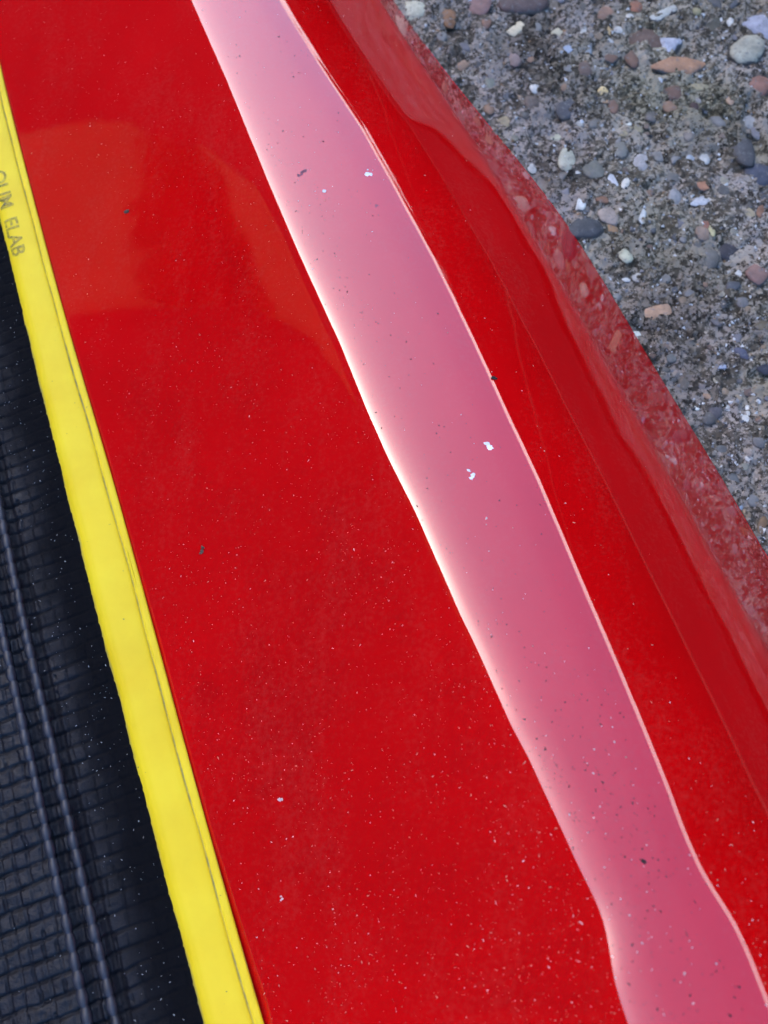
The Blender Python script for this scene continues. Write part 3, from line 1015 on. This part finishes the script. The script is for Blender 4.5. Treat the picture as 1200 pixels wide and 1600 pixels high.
fleck('black_speck', 772, 591, 4, MK, 1, 'black speck on the outer edge of the pink ridge', 'speck', 8)
fleck('dark_speck', 198, 331, 4, MB, 1, 'dark brown speck on the red panel near the yellow strip', 'speck', 9)
fleck('pale_crumb', 438, 1250, 5, MP, 3, 'pale pink crumb on the red panel, upper of two near the strip', 'crumb', 10)
fleck('pale_crumb', 440, 1403, 5, MP, 3, 'pale pink crumb on the red panel, lower of two near the strip', 'crumb', 11)
fleck('dark_grain', 1006, 1346, 4, MK, 1, 'black grain low on the pink ridge where it widens', 'grain', 12)

# ------------------------------------------------------------------ the house, seen only mirrored in the shell
house = empty('house', (-XW, 0, 0))
tag(house, 'dark walled house with orange tiled roof, mirrored in the red shell', 'house')
M_WALL = mat_plain('dark_render', (0.045, 0.028, 0.024), 0.9, 0.3, 3)
M_TILE = mat_plain('clay_tile', (0.34, 0.10, 0.035), 0.8, 0.25, 9)
M_DOOR = mat_plain('orange_paint', (0.80, 0.30, 0.08), 0.9, 0.15, 2)


def box(name, lo_c, hi_c, mat, parent, bev=0.0):
    (x0, y0, z0), (x1, y1, z1) = lo_c, hi_c
    v = [(x0, y0, z0), (x1, y0, z0), (x1, y1, z0), (x0, y1, z0), (x0, y0, z1), (x1, y0, z1), (x1, y1, z1), (x0, y1, z1)]
    f = [(0, 3, 2, 1), (4, 5, 6, 7), (0, 1, 5, 4), (1, 2, 6, 5), (2, 3, 7, 6), (3, 0, 4, 7)]
    return mesh_obj(name, v, f, mat, parent, smooth=False)


box('wall', (-7, -14, -0.05), (-0.25, 30, HT - 0.25), M_WALL, house)
box('orange_render', (-0.25, 2.65, 2.95), (-0.12, 3.88, 3.7), M_DOOR, house)
box('painted_band', (-0.25, 0.9, 4.30), (-0.15, 2.1, 4.55), M_DOOR, house)
rv = [(-7.2, -14.3, HT - 0.25), (0, -14.3, HT - 0.25), (0, 30.3, HT - 0.25), (-7.2, 30.3, HT - 0.25), (-3.6, -14.3, HT + 1.6), (-3.6, 30.3, HT + 1.6), ]
mesh_obj('roof', rv, [(0, 3, 2, 1), (1, 2, 5, 4), (3, 0, 4, 5), (0, 1, 4), (2, 3, 5)], M_TILE, house, smooth=False)

if DEBUG:
    for q in [(45,165),(180,165),(195,300),(195,455),(60,455),(120,300),(285,20),(310,20),(330,150),(350,150),(410,380),(432,380),(300,1000),(500,1400),(150,20)]:
        P_, n_ = on_shell(*q); P_, n_ = P_[0], n_[0]
        d_ = (P_ - CAM) / np.linalg.norm(P_ - CAM)
        r_ = d_ - 2 * (d_ @ n_) * n_
        t_ = (-XW - P_[0]) / r_[0]
        print(q, 'hits wall y,z', np.round((P_ + r_ * t_)[1:], 2), 'r', np.round(r_, 2))

# ------------------------------------------------------------------ unseen blocker, added to darken the flank and mirror a pale rim
gw = empty('sky_blocker', tuple(WN * WD))
tag(gw, 'unseen open box with a pale front board, added to darken the flank and rim the ridge', 'sky_blocker')
gw.rotation_euler = (0, 0, -R(WAZ))
M_BLOCKER = mat_plain('blocker_dark', (0.016, 0.012, 0.011), 0.9, 0.3, 3)
M_BLOCKER.node_tree.nodes['Principled BSDF'].inputs['Specular IOR Level'].default_value = 0.0
box('blocker_back', (-22, 11.0, -0.05), (22, 11.3, WH + 0.02), M_BLOCKER, gw)
box('blocker_lid', (-22, 0.06, WH + 0.02), (22, 11.3, WH + 0.10), M_BLOCKER, gw)
box('rim_reflector', (-22.1, 0.0, WH), (22.1, 0.055, WH + 0.8), mat_plain('rim_reflector_white', (0.44, 0.49, 0.60), 0.6, 0.05, 2), gw)  # pale board added so its sunlit face mirrors as the ridge's rim
mesh_obj('roof', [(-22.1, 0.0, WH + 0.802), (22.1, 0.0, WH + 0.802), (22.1, 3.2, WH + 2.6), (-22.1, 3.2, WH + 2.6), (22.1, 11.4, WH + 0.802), (-22.1, 11.4, WH + 0.802)],
         [(0, 1, 2, 3), (3, 2, 4, 5)], mat_plain('blocker_top_grey', (0.22, 0.23, 0.26), 0.7, 0.1, 2), gw, smooth=False)  # sloped top added to soften the mirrored rim
for sx_ in (-22.0, 21.8):
    box('blocker_end', (sx_, 0.06, -0.05), (sx_ + 0.2, 10.99, WH + 0.02), M_BLOCKER, gw)
for px_ in range(-20, 21, 5):
    box('blocker_post', (px_ - 0.05, 0.06, -0.02), (px_ + 0.05, 0.16, WH + 0.02), M_BLOCKER, gw)

# ------------------------------------------------------------------ unseen dark sheet past the concrete, added to deepen the flank's reflection
k = NT('dark_reflect_surface')
n1 = k.noise(900, 4); n2 = k.noise(3, 4)
c1 = k.ramp(n1.outputs['Fac'], [(0.35, (0.014, 0.014, 0.015)), (0.70, (0.046, 0.044, 0.043))])
c2 = k.ramp(n2.outputs['Fac'], [(0.3, (0.7, 0.7, 0.7)), (0.7, (1.1, 1.1, 1.1))])
k.l(k.mix(1.0, c1.outputs['Color'], c2.outputs['Color'], 'MULTIPLY'), k.b.inputs['Base Color'])
k.b.inputs['Roughness'].default_value = 1.0
k.b.inputs['Specular IOR Level'].default_value = 0.0
k.bump(n1.outputs['Fac'], 0.8, 0.002)
q0 = []
for vv_ in (0.38, 50.0):
    for uu_ in (-50.0, 50.0):
        q = ORG + uu_ * U + vv_ * V
        q0.append((q[0], q[1], 0.006))
tag(mesh_obj('dark_reflect_sheet', q0, [(0, 2, 3, 1)], k.m, None, smooth=False), 'unseen dark sheet added past the concrete to deepen the flank reflection', None, None, 'structure')
